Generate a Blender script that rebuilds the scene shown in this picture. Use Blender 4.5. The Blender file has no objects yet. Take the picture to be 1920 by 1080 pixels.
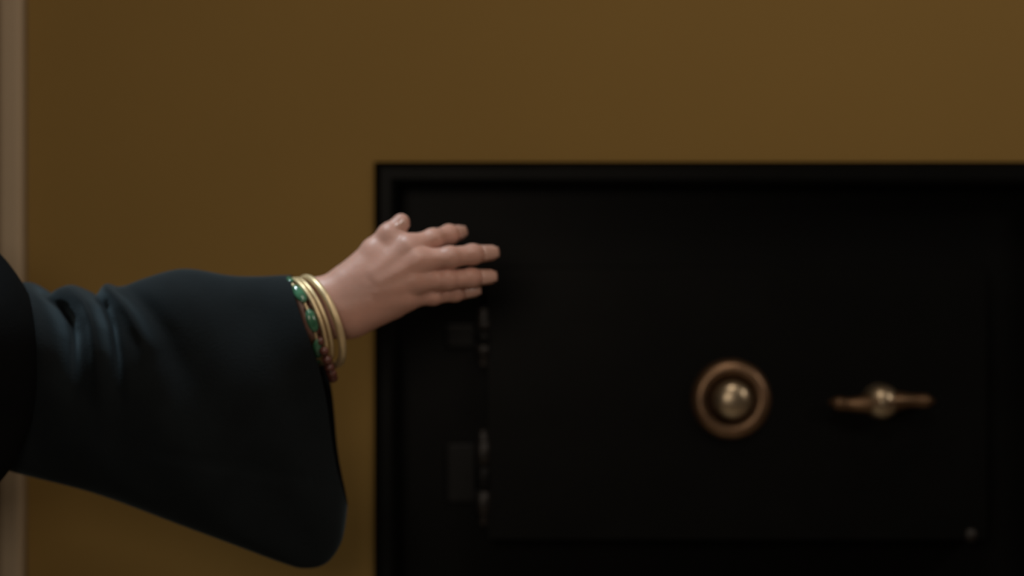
import bpy, bmesh, math, random
import numpy as np
from mathutils import Vector, Matrix

random.seed(4)
rng = np.random.default_rng(4)
S = bpy.context.scene
COL = S.collection
PI = math.pi

# ------------------------------------------------------------------ camera
CAM_Y, CAM_Z = -2.5, 1.30
cd = bpy.data.cameras.new('camera')
cd.lens, cd.sensor_width, cd.sensor_fit = 85.0, 36.0, 'HORIZONTAL'
cd.dof.use_dof = True
cd.dof.focus_distance = 2.30
cd.dof.aperture_fstop = 1.9
cam = bpy.data.objects.new('camera', cd)
cam.location = (0, CAM_Y, CAM_Z)
cam.rotation_euler = (PI/2, 0, 0)
COL.objects.link(cam)
S.camera = cam

# ------------------------------------------------------------------ world, lamps, exposure
S.view_settings.view_transform = 'Standard'
S.view_settings.look = 'None'
S.view_settings.gamma = 1
S.view_settings.exposure = 0.0
S.view_settings.use_curve_mapping = False
w = bpy.data.worlds.new('world'); S.world = w
w.use_nodes = True
w.node_tree.nodes['Background'].inputs[0].default_value = (0.5, 0.6, 0.8, 1)
w.node_tree.nodes['Background'].inputs[1].default_value = 0.02

def area(name, loc, target, size, power, color, size_y=None):
    ld = bpy.data.lights.new(name, 'AREA')
    ld.energy, ld.color, ld.size = power, color, size
    if size_y:
        ld.shape, ld.size_y = 'RECTANGLE', size_y
    o = bpy.data.objects.new(name, ld)
    o.location = loc
    o.rotation_euler = (Vector(target) - Vector(loc)).to_track_quat('-Z', 'Y').to_euler()
    COL.objects.link(o)
    return o

area('wall_lamp', (1.45, -0.80, 1.88), (0.2, 0.3, 1.25), 0.26, 3.4, (1.0, 0.88, 0.76))
area('ceiling_lamp', (0.22, -1.12, 2.55), (-0.1, 0.2, 1.05), 0.45, 5.6, (1.0, 0.86, 0.73))
area('fill_light', (-0.38, -2.80, 1.62), (0.0, 0.3, 1.2), 0.6, 9.5, (1.0, 0.86, 0.71))  # unseen fill added behind the camera to lift the lower wall
sd_ = bpy.data.lights.new('downlight', 'SPOT')           # cool downlight over the reaching arm
sd_.energy, sd_.color, sd_.shadow_soft_size = 68.0, (0.78, 0.93, 1.0), 0.06
sd_.spot_size, sd_.spot_blend = math.radians(40), 0.7
so_ = bpy.data.objects.new('downlight', sd_)
so_.location = (-0.62, -0.10, 2.60)
so_.rotation_euler = (math.radians(-4), math.radians(-12), 0)
COL.objects.link(so_)

# ------------------------------------------------------------------ helpers
def s_at(y):                       # metres per photograph pixel at depth y
    return (y - CAM_Y) * 36.0 / 85.0 / 1920.0

def P(px, py, y=0.0):              # a point of the place from where it shows in the photograph
    k = s_at(y)
    return np.array([(px - 960) * k, y, CAM_Z - (py - 540) * k])

def mat(name, base, rough=0.6, metal=0.0, spec=0.5, noise=0.0, scale=8.0, bump=0.0, bscale=60.0, stretch=(1, 1, 1), **kw):
    m = bpy.data.materials.new(name)
    m.use_nodes = True
    nt = m.node_tree
    b = nt.nodes['Principled BSDF']
    b.inputs['Roughness'].default_value = rough
    b.inputs['Metallic'].default_value = metal
    b.inputs['Specular IOR Level'].default_value = spec
    for k, v in kw.items():
        b.inputs[k.replace('_', ' ')].default_value = v
    tc = nt.nodes.new('ShaderNodeTexCoord')
    mp = nt.nodes.new('ShaderNodeMapping')
    mp.inputs['Scale'].default_value = stretch
    nt.links.new(tc.outputs['Object'], mp.inputs['Vector'])
    b.inputs['Base Color'].default_value = (*base, 1)
    if noise:
        n = nt.nodes.new('ShaderNodeTexNoise')
        n.inputs['Scale'].default_value = scale
        n.inputs['Detail'].default_value = 5
        nt.links.new(mp.outputs[0], n.inputs['Vector'])
        r = nt.nodes.new('ShaderNodeValToRGB')
        r.color_ramp.elements[0].position, r.color_ramp.elements[1].position = 0.3, 0.7
        r.color_ramp.elements[0].color = (*[c * (1 - noise) for c in base], 1)
        r.color_ramp.elements[1].color = (*[min(1, c * (1 + noise)) for c in base], 1)
        nt.links.new(n.outputs['Fac'], r.inputs['Fac'])
        nt.links.new(r.outputs['Color'], b.inputs['Base Color'])
    if bump:
        n2 = nt.nodes.new('ShaderNodeTexNoise')
        n2.inputs['Scale'].default_value = bscale
        n2.inputs['Detail'].default_value = 4
        nt.links.new(mp.outputs[0], n2.inputs['Vector'])
        bp = nt.nodes.new('ShaderNodeBump')
        bp.inputs['Strength'].default_value = bump
        bp.inputs['Distance'].default_value = 0.002
        nt.links.new(n2.outputs['Fac'], bp.inputs['Height'])
        nt.links.new(bp.outputs['Normal'], b.inputs['Normal'])
    return m

M = {
    'ochre':  mat('ochre_paint', (0.248, 0.151, 0.038), 0.75, spec=0.25, noise=0.03, scale=3, bump=0.12, bscale=120),
    'cream':  mat('cream_paint', (0.40, 0.305, 0.20), 0.55, spec=0.35, noise=0.03, scale=5),
    'white':  mat('ceiling_paint', (0.62, 0.58, 0.50), 0.85, noise=0.02, scale=3),
    'carpet': mat('sand_carpet', (0.52, 0.43, 0.32), 0.95, noise=0.10, scale=90, bump=0.5, bscale=300),
    'black':  mat('black_enamel', (0.0036, 0.0038, 0.0036), 0.38, spec=0.05, noise=0.15, scale=12, bump=0.05, bscale=40),
    'iron':   mat('black_iron', (0.005, 0.005, 0.005), 0.42, spec=0.12, metal=0.0, noise=0.25, scale=30),
    'worn':   mat('worn_iron', (0.020, 0.018, 0.017), 0.40, metal=0.5, noise=0.3, scale=40),
    'brass':  mat('old_brass', (0.20, 0.122, 0.072), 0.38, metal=0.85, noise=0.22, scale=45, bump=0.04, bscale=180),
    'nickel': mat('worn_nickel', (0.40, 0.32, 0.22), 0.32, metal=0.85, noise=0.18, scale=60),
    'cloth':  mat('black_wool', (0.0054, 0.0074, 0.0088), 0.8, spec=0.10, noise=0.15, scale=30, bump=0.2, bscale=420,
                  Sheen_Weight=0.16, Sheen_Roughness=0.45, Sheen_Tint=(0.62, 0.85, 1.0, 1)),
    'gown':   mat('black_crepe', (0.0030, 0.0034, 0.0038), 0.85, spec=0.06, noise=0.15, scale=30, bump=0.2, bscale=420),
    'lining': mat('dark_lining', (0.004, 0.004, 0.004), 0.8, spec=0.1),
    'bronze': mat('old_bronze', (0.135, 0.080, 0.044), 0.42, metal=0.85, noise=0.2, scale=45),
    'skin':   mat('skin', (0.50, 0.275, 0.218), 0.46, spec=0.42, noise=0.10, scale=26, bump=0.10, bscale=260,
                  Subsurface_Weight=0.12, Subsurface_Scale=0.006),
    'nail':   mat('nail', (0.55, 0.33, 0.27), 0.25, spec=0.6),
    'hair':   mat('dark_hair', (0.012, 0.009, 0.008), 0.45, noise=0.3, scale=40, stretch=(1, 1, 0.1)),
    'eye':    mat('eye_white', (0.62, 0.60, 0.57), 0.15),
    'iris':   mat('dark_iris', (0.02, 0.014, 0.010), 0.1),
    'gold':   mat('pale_gold', (0.74, 0.58, 0.34), 0.42, metal=0.6, noise=0.12, scale=60),
    'green':  mat('green_stone', (0.045, 0.15, 0.085), 0.16, spec=0.7, noise=0.3, scale=120),
    'red':    mat('dark_red_bead', (0.115, 0.040, 0.032), 0.28, spec=0.6, noise=0.25, scale=90),
    'shoe':   mat('shoe_leather', (0.012, 0.010, 0.009), 0.35),
}

def obj(name, me, m, parent=None, smooth=False):
    if isinstance(me, bmesh.types.BMesh):
        d = bpy.data.meshes.new(name)
        bmesh.ops.recalc_face_normals(me, faces=me.faces[:])
        me.to_mesh(d); me.free()
        me = d
    o = bpy.data.objects.new(name, me)
    COL.objects.link(o)
    if m is not None and not me.materials:
        me.materials.append(m)
    if smooth:
        me.polygons.foreach_set('use_smooth', [True] * len(me.polygons))
    if parent is not None:
        o.parent = parent
        o.matrix_parent_inverse = Matrix.Translation(parent.location).inverted()
    return o

def tag(o, label, cat, group=None):
    o['label'] = label; o['category'] = cat
    if group: o['group'] = group
    return o

def thing(name, label, cat, loc, group=None):
    o = bpy.data.objects.new(name, None)
    o.empty_display_size = 0.05
    o.location = loc
    COL.objects.link(o)
    return tag(o, label, cat, group)

def struct(o):
    o['kind'] = 'structure'
    return o

def box(bm, lo, hi, bevel=0.0, seg=2):
    t = bmesh.new()
    bmesh.ops.create_cube(t, size=1)
    for v in t.verts:
        v.co = Vector([(lo[i] + hi[i]) / 2 + v.co[i] * (hi[i] - lo[i]) for i in range(3)])
    if bevel:
        bmesh.ops.bevel(t, geom=t.edges[:], offset=bevel, segments=seg, profile=0.5, affect='EDGES')
    d = bpy.data.meshes.new('t'); t.to_mesh(d); t.free()
    bm.from_mesh(d); bpy.data.meshes.remove(d)
    return bm

def lathe(bm, prof, origin, axis=(0, -1, 0), n=48):
    """prof: (radius, distance along the axis)"""
    a = Vector(axis).normalized()
    u = a.orthogonal().normalized(); v = a.cross(u)
    o = Vector(origin)
    rings = []
    for r, h in prof:
        if r < 1e-6:
            rings.append([bm.verts.new(o + a * h)])
        else:
            rings.append([bm.verts.new(o + a * h + (u * math.cos(2*PI*k/n) + v * math.sin(2*PI*k/n)) * r) for k in range(n)])
    for A, B in zip(rings, rings[1:]):
        for k in range(n):
            k2 = (k + 1) % n
            if len(A) == 1 and len(B) == 1: continue
            if len(A) == 1: bm.faces.new((A[0], B[k], B[k2]))
            elif len(B) == 1: bm.faces.new((A[k], B[0], A[k2]))
            else: bm.faces.new((A[k], B[k], B[k2], A[k2]))
    return bm

def tube(bm, pts, rad, n=12, closed=False):
    pts = [Vector(p) for p in pts]
    N = len(pts)
    rad = rad if hasattr(rad, '__len__') else [rad] * N
    rings = []
    prev = None
    for i in range(N):
        if closed: d = pts[(i+1) % N] - pts[i-1]
        else: d = pts[min(i+1, N-1)] - pts[max(i-1, 0)]
        d.normalize()
        u = (prev - d * prev.dot(d)).normalized() if prev is not None else d.orthogonal().normalized()
        prev = u
        v = d.cross(u)
        rings.append([bm.verts.new(pts[i] + (u*math.cos(2*PI*k/n) + v*math.sin(2*PI*k/n)) * rad[i]) for k in range(n)])
    for i in range(N if closed else N - 1):
        A, B = rings[i], rings[(i+1) % N]
        off = 0
        if closed and i == N - 1:                      # find the twist that closes the ring
            off = min(range(n), key=lambda o: sum((A[k].co - B[(k+o) % n].co).length for k in range(n)))
        for k in range(n):
            bm.faces.new((A[k], A[(k+1) % n], B[(k+1+off) % n], B[(k+off) % n]))
    if not closed:
        bm.faces.new(rings[0][::-1]); bm.faces.new(rings[-1])
    return bm

# ---- distance fields and surface nets: one continuous skin from tapered limbs
def cone(p, a, b, ra, rb):
    a = np.asarray(a, float); b = np.asarray(b, float)
    ab = b - a
    t = np.clip(((p - a) @ ab) / (ab @ ab), 0, 1)
    return np.linalg.norm(p - a - t[:, None] * ab, axis=1) - (ra + (rb - ra) * t)

def ell(p, c, r):
    r = np.asarray(r, float)
    q = (p - np.asarray(c, float)) / r
    k0 = np.linalg.norm(q, axis=1); k1 = np.linalg.norm(q / r, axis=1)
    return k0 * (k0 - 1) / np.maximum(k1, 1e-9)

def smin(a, b, k):
    h = np.maximum(k - np.abs(a - b), 0) / k
    return np.minimum(a, b) - h * h * k * 0.25

def smax(a, b, k):
    return -smin(-a, -b, k)

def chain(p, pts, rs, k=0.003):
    d = None
    for a, b, ra, rb in zip(pts, pts[1:], rs, rs[1:]):
        c = cone(p, a, b, ra, rb)
        d = c if d is None else smin(d, c, k)
    return d

def nets(f, lo, hi, h):
    lo = np.asarray(lo, float); hi = np.asarray(hi, float)
    n = np.ceil((hi - lo) / h).astype(int) + 1
    gx, gy, gz = [lo[i] + h * np.arange(n[i]) for i in range(3)]
    G = np.stack(np.meshgrid(gx, gy, gz, indexing='ij'), -1).reshape(-1, 3)
    V = np.concatenate([f(c) for c in np.array_split(G, max(1, len(G) // 200000))]).reshape(n)
    acc = np.zeros((*(n - 1), 3)); cnt = np.zeros(n - 1)
    off = [(0,0,0),(1,0,0),(0,1,0),(1,1,0),(0,0,1),(1,0,1),(0,1,1),(1,1,1)]
    sub = lambda o: V[o[0]:n[0]-1+o[0], o[1]:n[1]-1+o[1], o[2]:n[2]-1+o[2]]
    for i in range(8):
        for ax in range(3):
            if off[i][ax] == 0:
                o2 = list(off[i]); o2[ax] = 1
                a, b = sub(off[i]), sub(o2)
                cr = (a < 0) != (b < 0)
                t = np.where(cr, a / np.where(cr, a - b, 1), 0)
                for k in range(3):
                    acc[..., k] += np.where(cr, off[i][k] + (t if k == ax else 0), 0)
                cnt += cr
    act = cnt > 0
    idx = -np.ones(act.shape, int)
    idx[act] = np.arange(act.sum())
    ijk = np.argwhere(act)
    verts = lo + h * (ijk + acc[act] / cnt[act][:, None])
    quads = []
    ins = V < 0
    for ax in range(3):
        a1, a2 = (ax + 1) % 3, (ax + 2) % 3
        sl0 = [slice(None)] * 3; sl1 = [slice(None)] * 3
        sl0[ax] = slice(0, n[ax]-1); sl1[ax] = slice(1, n[ax])
        cr = ins[tuple(sl0)] != ins[tuple(sl1)]
        e = np.argwhere(cr)
        e = e[(e[:, a1] > 0) & (e[:, a2] > 0) & (e[:, a1] < n[a1]-1) & (e[:, a2] < n[a2]-1)]
        flip = ins[tuple(sl0)][tuple(e.T)]
        q = []
        for d1, d2 in ((0, 0), (-1, 0), (-1, -1), (0, -1)):
            c = e.copy(); c[:, a1] += d1; c[:, a2] += d2
            q.append(idx[tuple(c.T)])
        q = np.stack(q, 1)
        q[~flip] = q[~flip][:, ::-1]
        quads.append(q)
    quads = np.concatenate(quads)
    eps = h * 0.4
    for _ in range(2):                                  # settle the points on the surface
        d0 = f(verts)
        g = np.stack([f(verts + np.eye(3)[i] * eps) - f(verts - np.eye(3)[i] * eps) for i in range(3)], 1) / (2 * eps)
        g /= np.maximum(np.sum(g * g, 1, keepdims=True), 0.3)
        verts = verts - np.clip(d0, -h/2, h/2)[:, None] * g * 0.9
    return verts, quads

def mesh_of(name, parts):
    vs, fs, o = [], [], 0
    for v, q in parts:
        vs.append(v); fs.append(q + o); o += len(v)
    me = bpy.data.meshes.new(name)
    me.from_pydata(np.concatenate(vs).tolist(), [], np.concatenate(fs).tolist())
    me.update()
    return me

# ------------------------------------------------------------------ the room
WY = 0.297                                               # the ochre wall's face
XL, XR, YF, H = -3.0, 2.6, -4.2, 2.8
def slab(name, lo, hi, m):
    return struct(obj(name, box(bmesh.new(), lo, hi), m))
DX0, DX1, DH = -1.58, P(42, 540, 0.267)[0] - 0.09, 2.05                        # the door opening left of the picture
bm = bmesh.new()
TW = 0.68                                                # a deep wall: the safe stands in a niche
NX0, NX1, NZ = P(705, 0, 0.30)[0] - 0.002, P(2050, 0, 0.30)[0] + 0.002, P(0, 307, 0.30)[2] + 0.002
box(bm, (DX1, WY, 0), (NX0, WY + TW, H)); box(bm, (NX0, WY, NZ), (NX1, WY + TW, H)); box(bm, (NX1, WY, 0), (XR, WY + TW, H))
box(bm, (NX0, WY + TW - 0.05, 0), (NX1, WY + TW, NZ))
box(bm, (XL, WY, 0), (DX0, WY + TW, H)); box(bm, (DX0, WY, DH), (DX1, WY + TW, H)); box(bm, (DX0, WY + TW - 0.05, 0), (DX1, WY + TW, DH))
struct(obj('wall_back', bm, M['ochre']))
slab('wall_left', (XL - 0.15, YF, 0), (XL, WY + TW, H), M['ochre'])
slab('wall_right', (XR, YF, 0), (XR + 0.15, WY + TW, H), M['ochre'])
slab('wall_front', (XL, YF - 0.15, 0), (XR, YF, H), M['ochre'])
slab('floor', (XL - .15, YF - .15, -0.1), (XR + .15, WY + TW, 0), M['carpet'])
slab('ceiling', (XL - .15, YF - .15, H), (XR + .15, WY + TW, H + 0.1), M['white'])

# door casing whose edge shows along the left side of the photograph
def casing(bm, x0, x1, z0, z1, outer):                   # outer: +1 when the raised band is on the right
    b0, b1 = (x1 - 0.030, x1) if outer > 0 else (x0, x0 + 0.030)
    box(bm, (x0, WY - 0.016, z0), (x1, WY, z1), 0.003)
    box(bm, (b0, WY - 0.030, z0), (b1, WY, z1), 0.008, 3)
CX = P(42, 540, WY - 0.03)[0]
bm = bmesh.new()
casing(bm, DX1 - 0.005, CX, 0, DH + 0.09, 1)
casing(bm, DX0 - 0.09, DX0 + 0.005, 0, DH + 0.09, -1)
box(bm, (DX0, WY - 0.016, DH - 0.005), (DX1, WY, DH + 0.09), 0.003)
box(bm, (DX0 - 0.06, WY - 0.030, DH + 0.06), (CX - 0.03, WY, DH + 0.09), 0.008, 3)
struct(obj('trim_1', bm, M['cream']))
door = struct(obj('door_1', box(bmesh.new(), (DX0 + 0.004, WY + 0.02, 0.008), (DX1 - 0.004, WY + 0.06, DH - 0.008), 0.002), M['cream']))
for z0, z1 in ((0.22, 0.85), (1.02, 1.92)):
    for x0, x1 in ((DX0 + 0.11, -1.205), (-1.135, DX1 - 0.11)):
        obj('panel', box(bmesh.new(), (x0, WY + 0.006, z0), (x1, WY + 0.024, z1), 0.010, 1), M['cream'], door)
obj('knob', lathe(bmesh.new(), [(0, 0), (.026, 0), (.026, .006), (.010, .010), (.010, .035), (.024, .042), (.028, .056), (.020, .068), (0, .072)],
                  (DX0 + 0.06, WY + 0.02, 1.0), n=24), M['brass'], door, True)
bm = bmesh.new()
for x0, x1 in ((XL, DX0 - 0.09), (CX, NX0), (NX1, XR)):
    box(bm, (x0, WY - 0.014, 0), (x1, WY, 0.13), 0.003); box(bm, (x0, WY - 0.019, 0), (x1, WY, 0.02), 0.003)
struct(obj('baseboard_back', bm, M['cream']))

# ------------------------------------------------------------------ the black safe
FY = 0.30                                                # its front plane
def F(px, py, y=FY): return P(px, py, y)
k = s_at(FY)
X0, X1 = F(705, 0)[0], F(2050, 0)[0]
ZT = F(0, 307)[2]
safe = thing('safe', 'tall black steel safe with brass dial and lever, set into the ochre wall', 'safe', ((X0 + X1)/2, 0.6, 0))
ZB = 0.10
bm = bmesh.new()
box(bm, (X0 + 0.004, FY + 0.075, ZB), (X1 - 0.004, WY + TW - 0.06, ZT - 0.003), 0.004)
obj('body', bm, M['black'], safe)
# raised outer frame with a sloped inner edge, one closed ring
def ring_frame(outer, inner, y_out, y_in, y_back):
    bm = bmesh.new()
    def rect(r, y): return [bm.verts.new((x, y, z)) for x, z in ((r[0], r[2]), (r[1], r[2]), (r[1], r[3]), (r[0], r[3]))]
    def ins(r, d): return (r[0] + d, r[1] - d, r[2] + d, r[3] - d)
    L = [rect(outer, y_back), rect(outer, y_out + 0.006), rect(ins(outer, 0.006), y_out), rect(ins(inner, -0.008), y_out),
         rect(ins(inner, -0.002), y_out + 0.006), rect(inner, y_in), rect(inner, y_back)]
    for A, B in zip(L, L[1:] + L[:1]):
        for i in range(4):
            bm.faces.new((A[i], A[(i+1) % 4], B[(i+1) % 4], B[i]))
    return bm
inner = (F(747, 0)[0], F(2008, 0)[0], ZB + 0.045, F(0, 349)[2])
obj('front_frame', ring_frame((X0, X1, ZB, ZT), inner, FY - 0.012, FY + 0.070, FY + 0.080), M['black'], safe)
def framed_door(name, x0, x1, z0, z1):
    bm = bmesh.new()
    box(bm, (x0, FY - 0.004, z0), (x1, FY + 0.078, z1), 0.0012, 1)
    d = obj(name, bm, M['black'], safe)
    return d
dx0, dx1 = F(912, 0)[0], F(1850, 0)[0]
dz0, dz1 = F(0, 1012)[2], F(0, 500)[2]
door_u = framed_door('door', dx0, dx1, dz0, dz1)
door_l = framed_door('door', dx0, dx1, ZB + 0.11, dz0 - 0.10)
# hinges: barrel of knuckles with turned ends, and a leaf on the safe's face
hx = F(905, 0)[0]
for y0, y1 in ((578, 688), (806, 985)):
    zt, zb = F(0, y0)[2], F(0, y1)[2]
    hy = FY - 0.002
    bm = bmesh.new()
    box(bm, (F(832, 0)[0], FY + 0.066, zb + 0.020), (hx - 0.004, FY + 0.077, zt - 0.020), 0.003)
    box(bm, (hx - 0.010, FY - 0.004, zb + 0.016), (hx - 0.001, FY + 0.070, zt - 0.016), 0.002)
    hg = obj('hinge', bm, M['iron'], safe)
    n = 3
    L = (zt - zb - 0.024) / n
    for i in range(n):
        za = zb + 0.012 + i * L
        obj('knuckle', lathe(bmesh.new(), [(0, 0.001), (.0075, 0.001), (.0090, .003), (.0090, L - .003), (.0075, L - .001), (0, L - .001)],
                             (hx, hy, za), (0, 0, 1), 24), M['iron'] if i % 2 else M['worn'], hg, True)
    for z, s in ((zt - 0.012, 1), (zb + 0.012, -1)):
        obj('finial', lathe(bmesh.new(), [(.0085, 0), (.0085, .002), (.005, .004), (.0075, .008), (.005, .012), (0, .0135)],
                            (hx, hy, z), (0, 0, s), 20), M['worn'], hg, True)
# small boss at the lower right corner of the door
obj('rivet', lathe(bmesh.new(), [(.008, 0), (.008, .002), (.005, .004), (0, .005)], F(1820, 1003, FY - 0.004), n=24), M['worn'], safe, True)
# combination dial
dc = F(1370, 748, FY - 0.004)
dial = obj('dial', lathe(bmesh.new(), [(.0465, 0), (.0465, .006), (.0448, .011), (.0405, .0150), (.0350, .0160), (.0295, .0145), (.0268, .0100), (.0260, .003), (0, .003)],
                         dc, n=72), M['brass'], safe, True)
dial['label'] = 'round brass combination dial'
obj('dial_knob', lathe(bmesh.new(), [(.0190, .003), (.0190, .010), (.0222, .014), (.0222, .024), (.0205, .029), (.0160, .0325), (.0080, .0345), (0, .0350)],
                       dc, n=60), M['nickel'], dial, True)
bm = bmesh.new()
for i in range(50):                                      # engraved graduation ticks, standing a hair proud
    a = 2 * PI * i / 50
    r0, r1 = (.0300, .0372) if i % 5 == 0 else (.0330, .0365)
    d = Vector((math.cos(a), 0, math.sin(a))); t = Vector((-math.sin(a), 0, math.cos(a))) * 0.00035
    o = Vector(dc)
    v = [bm.verts.new(o + d * r + t * s + Vector((0, -hh, 0))) for r, s, hh in ((r0, -1, .0161), (r0, 1, .0161), (r1, 1, .0157), (r1, -1, .0157))]
    bm.faces.new(v)
tk = obj('tick_marks', bm, M['iron'], dial)
tk['kind'] = 'stuff'
# two-armed lever handle
hc = F(1648, 752, FY - 0.004)
hd = obj('handle', lathe(bmesh.new(), [(.0200, 0), (.0200, .004), (.0150, .008), (.0150, .012), (.0190, .015), (.0200, .021), (.0185, .028), (.0135, .0335), (.0060, .0362), (0, .0366)],
                         hc, n=48), M['nickel'], safe, True)
hd['label'] = 'brass lever handle with two arms'
for s in (-1, 1):
    pts, rad = [], []
    for i in range(19):
        t = i / 18
        pts.append(Vector(hc) + Vector((s * (0.004 + 0.0575 * t), -0.021, -0.0016 * s * math.sin(t * PI) * -1 - (0.0015 if s < 0 else 0) * math.sin(t * PI))))
        rad.append(0.0068 + 0.0095 * (1 - t) ** 2.4 + 0.0014 * math.exp(-((t - 0.80) / 0.14) ** 2))
    rad[-1] = 0.0015; rad[-2] = 0.0042; rad[-3] = 0.0062
    obj('lever_arm', tube(bmesh.new(), pts, rad, 16), M['bronze'], hd, True)
# casters
for x in (X0 + 0.09, X1 - 0.09):
    for y in (FY + 0.14, WY + TW - 0.12):
        c = obj('caster', box(bmesh.new(), (x - .03, y - .03, 0.06), (x + .03, y + .03, ZB + 0.003), 0.004), M['iron'], safe)
        obj('wheel', lathe(bmesh.new(), [(0, -.018), (.036, -.018), (.040, -.014), (.040, .014), (.036, .018), (0, .018)], (x, y, 0.040), (1, 0, 0), 28), M['iron'], c, True)

# ------------------------------------------------------------------ the person
person = thing('person', 'person in a loose black gown reaching an open hand towards the safe', 'person', (-0.80, -0.06, 0))

# right hand: wrist, knuckles and joints
W = P(630, 574, 0.004)
FING = {
    'index':  ([P(764, 464, -.006), P(812, 449, .006), P(842, 440, .024), P(861, 436, .040)], [.0118, .0106, .0097, .0080]),
    'middle': ([P(784, 490, -.011), P(843, 483, -.006), P(886, 477, .006), P(921, 474, .020)], [.0122, .0109, .0099, .0082]),
    'ring':   ([P(780, 527, -.009), P(838, 524, -.004), P(883, 521, .008), P(918, 519, .021)], [.0114, .0104, .0095, .0078]),
    'little': ([P(760, 559, -.003), P(812, 554, .004), P(853, 549, .014), P(889, 545, .026)], [.0104, .0092, .0083, .0068]),
    'thumb':  ([P(660, 524, .006), P(703, 472, .004), P(731, 441, .002), P(752, 417, .004)], [.0175, .0140, .0122, .0092]),
}
ELB = P(157, 662, 0.03)
SHO = np.array([-0.72, -0.20, 1.335])
def hand_sdf(p):
    ax = (P(780, 490, 0) - P(630, 574, 0)); ax /= np.linalg.norm(ax)
    pr = np.array([-ax[2], 0, ax[0]])                     # across the hand
    pal = None
    def add(d, k=.014):
        nonlocal pal
        pal = d if pal is None else smin(pal, d, k)
    for s in (-1, 0, 1):                                  # flat wrist and forearm
        add(chain(p, [ELB + pr * s * .016, P(400, 602, .012) + pr * s * .015, W + pr * s * .0135], [.036, .027, .0185]))
    add(cone(p, W + pr * .010, FING['index'][0][0], .0180, .0135))
    add(cone(p, W + pr * .003, FING['middle'][0][0], .0190, .0135))
    add(cone(p, W - pr * .005, FING['ring'][0][0], .0190, .0130))
    add(cone(p, W - pr * .011, FING['little'][0][0], .0185, .0125))
    add(cone(p, P(664, 592, .006), P(735, 568, .006), .0205, .0150))      # heel of the hand
    add(cone(p, P(655, 540, .008), P(735, 480, .010), .0180, .0110), .016)  # thumb side
    for nm in ('index', 'middle', 'ring', 'little'):      # tendons
        k0 = FING[nm][0][0]
        add(cone(p, W * .45 + k0 * .55 + np.array([0, -.0125, 0]), k0 + np.array([0, -.006, 0]), .0026, .0050), .010)
    out = pal
    for nm, (pts, rs) in FING.items():
        c = chain(p, pts, rs, .004)
        for j in (1, 2):                                  # knuckle swell
            c = smin(c, np.linalg.norm(p - pts[j] - np.array([0, -.0015, 0]), axis=1) - rs[j] * 1.01, .004)
        out = np.minimum(out, smin(pal, c, .012 if nm == 'thumb' else .0085))
    return out
a, b = P(450, 640, -.06), P(960, 380, .075)
hand_parts = nets(hand_sdf, (a[0], -0.062, P(0, 660)[2]), (P(950, 0)[0], 0.078, P(0, 385)[2]), 0.0014)

C0 = np.array([-0.80, -0.06, 0])
hd_c = C0 + np.array([0.02, 0, 1.575])
def head_sdf(p):
    q = p.copy(); q[:, 1] = hd_c[1] + np.abs(q[:, 1] - hd_c[1])   # mirrored left and right
    c = hd_c
    d = ell(q, c + [-.012, 0, .030], (.097, .076, .095))
    d = smin(d, ell(q, c + [.022, 0, -.030], (.072, .060, .085)), .03)
    d = smin(d, ell(q, c + [.064, 0, -.098], (.024, .026, .020)), .03)        # chin
    d = smin(d, cone(q, c + [.020, .045, -.060], c + [.058, .010, -.100], .022, .016), .02)  # jaw
    d = smax(d, -ell(q, c + [.093, .031, .004], (.020, .022, .014)), .014)    # eye sockets
    d = smin(d, cone(q, c + [.084, 0, .008], c + [.108, 0, -.034], .008, .0125), .012)   # nose
    d = smin(d, ell(q, c + [.098, .011, -.038], (.010, .008, .007)), .006)
    d = smin(d, ell(q, c + [.086, .0, -.062], (.012, .023, .0055)), .006)     # lips
    d = smin(d, ell(q, c + [.084, .0, -.073], (.012, .020, .0060)), .005)
    d = smin(d, ell(q, c + [.082, .033, .020], (.010, .024, .006)), .010)     # brow
    d = smin(d, ell(q, c + [-.012, .078, -.010], (.018, .007, .031)), .006)   # ears
    d = smin(d, cone(q, C0 + [-.015, 0, 1.36], c + [-.020, 0, -.06], .060, .052), .03)
    return d
head_parts = nets(head_sdf, hd_c + [-.13, -.10, -.20], hd_c + [.14, .10, .14], 0.004)

LS = C0 + np.array([-.02, .17, 1.335])                   # left shoulder
LE, LW = LS + [-.03, .05, -.28], LS + [.06, .04, -.52]
HIPR, HIPL = C0 + [0, -.085, .86], C0 + [0, .085, .86]
FR, FL = C0 + [.06, -.10, .08], C0 + [-.04, .10, .08]
def left_hand(p):
    pal = cone(p, LW, LW + [.02, -.002, -.075], .021, .017)
    pal = smin(pal, cone(p, LW + [.022, 0, -.03], LW + [.042, 0, -.078], .014, .012), .012)
    pal = smin(pal, cone(p, LW + [-.014, 0, -.03], LW + [-.010, 0, -.080], .013, .011), .012)
    out = pal
    for i, (x, l) in enumerate(((.046, .068), (.026, .078), (.006, .073), (-.013, .056))):
        a0 = LW + [x, 0, -.082]
        c = chain(p, [a0, a0 + [.006, -.002, -l * .5], a0 + [.004, -.010, -l * .8], a0 + [-.002, -.018, -l]], [.0100, .0088, .0080, .0065])
        out = np.minimum(out, smin(pal, c, .006))
    c = chain(p, [LW + [.02, -.008, -.02], LW + [.052, -.022, -.050], LW + [.060, -.030, -.080], LW + [.060, -.034, -.100]], [.014, .0115, .0095, .0075])
    return np.minimum(out, smin(pal, c, .010))
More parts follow.
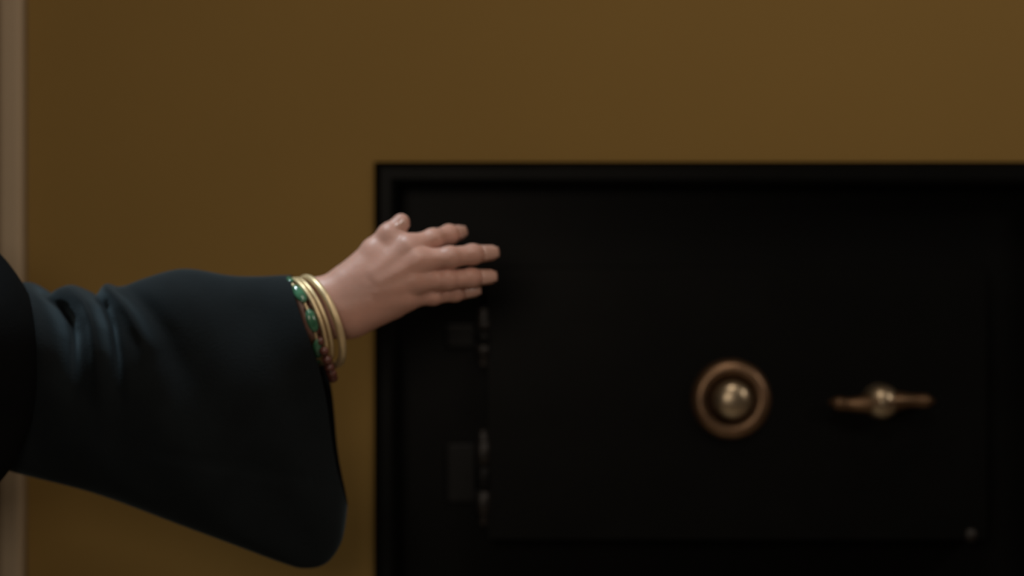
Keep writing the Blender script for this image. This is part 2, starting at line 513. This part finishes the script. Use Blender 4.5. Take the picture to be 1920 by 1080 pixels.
def body_sdf(p):
    d = smin(ell(p, C0 + [0, 0, 1.20], (.105, .155, .22)), ell(p, C0 + [-.01, 0, .92], (.11, .165, .15)), .10)
    d = smin(d, cone(p, C0 + [-.015, 0, 1.32], C0 + [-.005, 0, 1.47], .065, .053), .05)
    for a0, a1 in ((SHO, C0 + [-.01, -.05, 1.34]), (LS, C0 + [-.01, .05, 1.34])):
        d = smin(d, cone(p, a0, a1, .052, .06), .05)
    d = smin(d, chain(p, [SHO, ELB, P(480, 592, .008)], [.044, .033, .026], .02), .03)
    d = smin(d, chain(p, [LS, LE, LW], [.050, .040, .023], .02), .03)
    d = smin(d, left_hand(p), .01)
    for hp, ft in ((HIPR, FR), (HIPL, FL)):
        kn = (hp + ft) / 2 + [.02, 0, .02]
        d = smin(d, chain(p, [hp, kn, ft], [.085, .056, .036], .03), .04)
        d = smin(d, chain(p, [ft + [-.03, 0, -.045], ft + [.08, 0, -.048], ft + [.15, 0, -.058]], [.034, .032, .022], .02), .03)
    return d
body_parts = nets(body_sdf, (-1.02, -0.32, 0.0), (P(500, 0)[0], 0.26, 1.50), 0.008)
body = obj('body', mesh_of('body', [hand_parts, head_parts, body_parts]), M['skin'], person, True)
body['label'] = 'bare open right hand and wrist'

# fingernails on the back of each finger's last joint
for nm, (pts, rs) in FING.items():
    A, B = Vector(pts[2]), Vector(pts[3])
    d = (B - A).normalized()
    back = Vector((0, -1, 0)) if nm != 'thumb' else Vector((0.75, -0.65, 0.1))
    n_ = (back - d * back.dot(d)).normalized(); sd = d.cross(n_)
    L = (B - A).length
    bm = bmesh.new()
    gu, gv = 7, 9
    grid = []
    for i in range(gu):
        row = []
        t = i / (gu - 1)
        sl = 0.35 + t * 0.85
        r = rs[2] + (rs[3] - rs[2]) * min(sl, 1.0)
        drop = max(0, sl - 1.0) * L
        for j in range(gv):
            th = (j / (gv - 1) - 0.5) * 1.75 * (0.72 + 0.28 * math.sin(PI * min(1, t * 1.25 + .12)))
            row.append(bm.verts.new(A + d * (L * sl) + (n_ * math.cos(th) + sd * math.sin(th)) * (r + 0.0009) - n_ * drop * 0.25))
        grid.append(row)
    for i in range(gu - 1):
        for j in range(gv - 1):
            bm.faces.new((grid[i][j], grid[i+1][j], grid[i+1][j+1], grid[i][j+1]))
    o = obj('fingernail', bm, M['nail'], person, True)
    so = o.modifiers.new('solid', 'SOLIDIFY'); so.thickness = 0.0010; so.offset = 0

# eyes, hair, shoes
for s in (-1, 1):
    c = hd_c + [.0785, .031 * s, .003]
    e = obj('eye', lathe(bmesh.new(), [(0, -.0115)] + [(.0115 * math.cos(t), .0115 * math.sin(t)) for t in np.linspace(-1.4, 1.4, 11)] + [(0, .0115)], c, (1, 0, 0), 20), M['eye'], person, True)
    obj('iris', lathe(bmesh.new(), [(.0055, 0), (.0045, .0012), (0, .0018)], c + [.0106, 0, 0], (1, 0, 0), 20), M['iris'], e, True)
def hair_sdf(p):
    c = hd_c
    d = ell(p, c + [-.018, 0, .036], (.108, .088, .104))
    d = smin(d, ell(p, c + [-.062, 0, -.045], (.060, .076, .090)), .04)
    q = p.copy(); q[:, 1] = c[1] + np.abs(q[:, 1] - c[1])
    d = smax(d, -ell(q, c + [.085, 0, -.035], (.080, .078, .105)), .015)
    d = smax(d, -ell(q, c + [.000, .09, -.045], (.040, .030, .050)), .01)
    return d + 0.0022 * np.sin(p[:, 1] * 420 + 2.2 * np.sin(p[:, 2] * 30)) * (p[:, 0] < c[0] + .09)
obj('hair', mesh_of('hair', [nets(hair_sdf, hd_c + [-.15, -.12, -.16], hd_c + [.11, .12, .16], 0.005)]), M['hair'], person, True)
for ft in (FR, FL):
    def shoe_sdf(p, ft=ft):
        d = chain(p, [ft + [-.035, 0, -.040], ft + [.08, 0, -.046], ft + [.155, 0, -.055]], [.043, .040, .028], .02)
        d = smax(d, -(p[:, 2] - 0.0), .004)
        return smax(d, p[:, 2] - (ft[2] + .015), .006)
    obj('shoe', mesh_of('shoe', [nets(shoe_sdf, ft + [-.10, -.06, -.10], ft + [.21, .06, .04], 0.006)]), M['shoe'], person, True)

# gown: one falling garment with folds, open at the neck and hem
def gown_sdf(p):
    d = ell(p, C0 + [0, 0, 1.19], (.135, .180, .24))
    d = smin(d, cone(p, C0 + [0, 0, 1.0], C0 + [0.01, 0, .16], .155, .24), .10)
    d = smin(d, ell(p, C0 + [-.005, 0, .90], (.150, .215, .22)), .06)
    d = smin(d, cone(p, SHO + np.array([0, 0, -.005]), P(-95, 640, -.055), .078, .085), .03)
    for a0, a1 in ((SHO, C0 + [-.01, -.04, 1.33]), (LS, C0 + [-.01, .04, 1.33])):
        d = smin(d, cone(p, a0 + np.array([0, 0, -.005]), a1, .075, .085), .05)
    d = smin(d, chain(p, [LS, LE, LW + [0, 0, .05]], [.072, .075, .085], .03), .03)
    # full drape over the near shoulder, in front of the sleeve's start
    d = smin(d, ell(p, P(-72, 690, -.050), (.075, .065, .135)), .02)
    d = smin(d, cone(p, C0 + [.06, -.02, 1.22], P(-90, 680, -.055), .10, .065), .05)
    th = np.arctan2(p[:, 1] - C0[1], p[:, 0] - C0[0])
    fold = np.clip((1.05 - p[:, 2]) / 0.8, 0, 1)
    d = d + fold * 0.016 * np.sin(11 * th + 1.3 * np.sin(p[:, 2] * 3))
    d = smax(d, -(p[:, 2] - 0.13), .006)
    d = np.maximum(d, -ell(p, LW + [0.0, 0, .02], (.075, .075, .07)))
    d = np.maximum(d, -cone(p, C0 + [.01, 0, 1.42], C0 + [.02, 0, 1.60], .072, .085))
    return d
gown = obj('gown', mesh_of('gown', [nets(gown_sdf, (-1.12, -0.40, 0.10), (-0.44, 0.30, 1.50), 0.008)]), M['gown'], person, True)

# wide bell sleeve on the reaching arm
ST = [  # top, bottom (where they show), half depth
    ((-140, 540), (-115, 800), .066), ((-60, 532), (-55, 852), .080), ((30, 537), (18, 883), .076),
    ((100, 537), (180, 926), .072), ((180, 545), (345, 987), .068), ((250, 527), (450, 1026), .064), ((340, 506), (525, 1054), .062),
    ((430, 514), (570, 1066), .058), ((490, 517), (612, 1056), .055), ((525, 517), (641, 1014), .053), ((547, 517), (652, 948), .051)]
def catmull(vals, n):
    v = np.array(vals, float); m = len(v)
    out = []
    for u in np.linspace(0, m - 1, n):
        i = min(int(u), m - 2); t = u - i
        p0, p1, p2, p3 = v[max(i-1, 0)], v[i], v[i+1], v[min(i+2, m-1)]
        out.append(0.5 * ((2*p1) + (-p0+p2)*t + (2*p0-5*p1+4*p2-p3)*t*t + (-p0+3*p1-3*p2+p3)*t**3))
    return np.array(out)
NS, NR = 260, 112
rows = catmull([[*t, *b_, d] for t, b_, d in ST], NS)
FOLDS = [  # ridge (+) or valley (-): x against y, width, height, fade-out y
    (([520, 560, 600, 650, 740], [40, 74, 96, 108, 112]), 34, .014, 690),
    (([520, 545, 565, 592, 622, 700], [66, 96, 122, 140, 150, 156]), 16, -.026, 665),
    (([530, 552, 575, 610, 660, 740], [118, 150, 178, 196, 204, 206]), 15, .011, 720),
    (([530, 548, 570, 610, 660, 740], [150, 182, 205, 222, 232, 240]), 12, -.017, 690),
    (([525, 545, 565, 590, 640], [176, 205, 236, 262, 290]), 15, .011, 650),
    (([520, 545, 575, 620, 700], [222, 252, 285, 320, 350]), 26, -.006, 690),
]
def fold_at(x, y):
    d = 0.0
    for (ys, xs), wd, h, fade in FOLDS:
        xc = np.interp(y, ys, xs)
        f = 1 / (1 + math.exp((y - fade) / 26))
        d += h * math.exp(-((x - xc) / wd) ** 2) * f
    ys_ = np.interp(x, [300, 430, 600, 660], [842, 868, 896, 905])        # sewn seam low on the sleeve
    if x > 250: d -= 0.0022 * math.exp(-((y - ys_) / 6) ** 2) * min(1, (x - 250) / 120)
    d += 0.0035 * math.sin(x * .017 + y * .006) * math.sin(y * .011 + 1) + 0.002 * math.sin(x * .034 - y * .02)
    return d
verts, faces = [], []
for i in range(NS):
    tx, ty, bx, by, dep = rows[i]
    u = i / (NS - 1)
    bow = 17 * max(0, (u - .8) / .2) ** 1.5
    for j in range(NR):
        th = 2 * PI * j / NR
        t = (1 - math.cos(th)) / 2
        sn = math.sin(th)
        x = tx + (bx - tx) * t + bow * math.sin(PI * min(1, t * 1.15)) ** 2 * (1 if t < .87 else 0)
        y = ty + (by - ty) * t
        yy = -dep * math.copysign(abs(sn) ** (.98 - .13 * min(1, u * 1.4)), sn) * (1 - .62 * t) * 1.25
        dsp = fold_at(x, y) if u > .09 else 0.0
        yc = 0.006 - 0.09 * max(0, 1 - u / .20) ** 1.4
        q = P(x, y, yc)
        q[1] += yy + math.copysign(1, -sn) * dsp * min(1, abs(sn) * 1.6)
        q[2] += dsp * 0.42 * max(0, math.cos(th)) ** 2
        verts.append(q)
for i in range(NS - 1):
    for j in range(NR):
        a = i * NR + j; b2 = i * NR + (j + 1) % NR
        faces.append((a, b2, b2 + NR, a + NR))
me = bpy.data.meshes.new('sleeve')
me.from_pydata([tuple(v) for v in verts], [], faces)
bm = bmesh.new(); bm.from_mesh(me)
sl = obj('sleeve', bm, M['cloth'], person, True)
sl['label'] = 'wide bell sleeve with creases at the upper arm'
sl.data.materials.append(M['lining'])
so = sl.modifiers.new('solid', 'SOLIDIFY'); so.thickness = 0.003; so.offset = -1; so.material_offset = 1; so.material_offset_rim = 1

# ------------------------------------------------------------------ bracelets on the wrist
def hoop(center, R, up, side, n=72, R2=None):
    up = Vector(up).normalized(); side = Vector(side); side = (side - up * side.dot(up)).normalized()
    c = Vector(center)
    return [c + up * math.cos(2*PI*i/n) * R + side * math.sin(2*PI*i/n) * (R2 or R) for i in range(n)]
def bangle(label, c, R, up, side, r, R2):
    return tag(obj('gold_bangle', tube(bmesh.new(), hoop(c, R, up, side, 72, R2), r, 12, True), M['gold'], None, True), label, 'bracelet', G)
G = 'bracelets stacked on the wrist'
bangle('thick pale gold bangle nearest the hand, outermost of the stack', P(601, 603, .002), .0475, (-.36, 0, .93), (.46, -.89, 0), .0040, .044)
bangle('slim pale gold bangle next to the thick one, a dark gap between them', P(583, 603, .002), .0465, (-.36, 0, .93), (.44, -.89, 0), .0022, .043)
bangle('slim pale gold bangle touching the band of green stones', P(573, 603, .002), .0465, (-.36, 0, .93), (.44, -.89, 0), .0022, .043)
# band set with green stones
c, R, up, side = P(560, 604, .002), .0450, (-.34, 0, .94), (.42, -.91, 0)
pts = hoop(c, R, up, side, 72, .041)
br = tag(obj('stone_bracelet', tube(bmesh.new(), pts, .0016, 10, True), M['gold'], None, True), 'thin gold bracelet set with oval green stones at the sleeve opening', 'bracelet', G)
for a in range(3, 72, 8):
    p0 = pts[a]; tdir = (pts[(a+1) % 72] - pts[a-1]).normalized(); out = (p0 - Vector(c)).normalized(); sd = tdir.cross(out)
    bm = bmesh.new()
    bmesh.ops.create_uvsphere(bm, u_segments=16, v_segments=10, radius=1)
    for v in bm.verts:
        v.co = p0 + tdir * v.co.x * .0125 + sd * v.co.y * .0060 + out * (v.co.z * .0035 + .001)
    obj('green_stone', bm, M['green'], br, True)
# string of dark red beads hanging lowest
c, R, up, side = P(592, 620, .004), .0520, (-.34, 0, .94), (.12, -.99, 0)
pts = hoop(c, R, up, side, 56, .0335)
bd = tag(obj('bead_bracelet', tube(bmesh.new(), pts, .0008, 6, True), M['lining'], None, True), 'string of dark red beads hanging lowest from the wrist', 'bracelet', G)
for a in range(0, 56, 2):
    bm = bmesh.new()
    bmesh.ops.create_uvsphere(bm, u_segments=12, v_segments=8, radius=.0052, matrix=Matrix.Translation(pts[a]))
    obj('bead', bm, M['red'], bd, True)
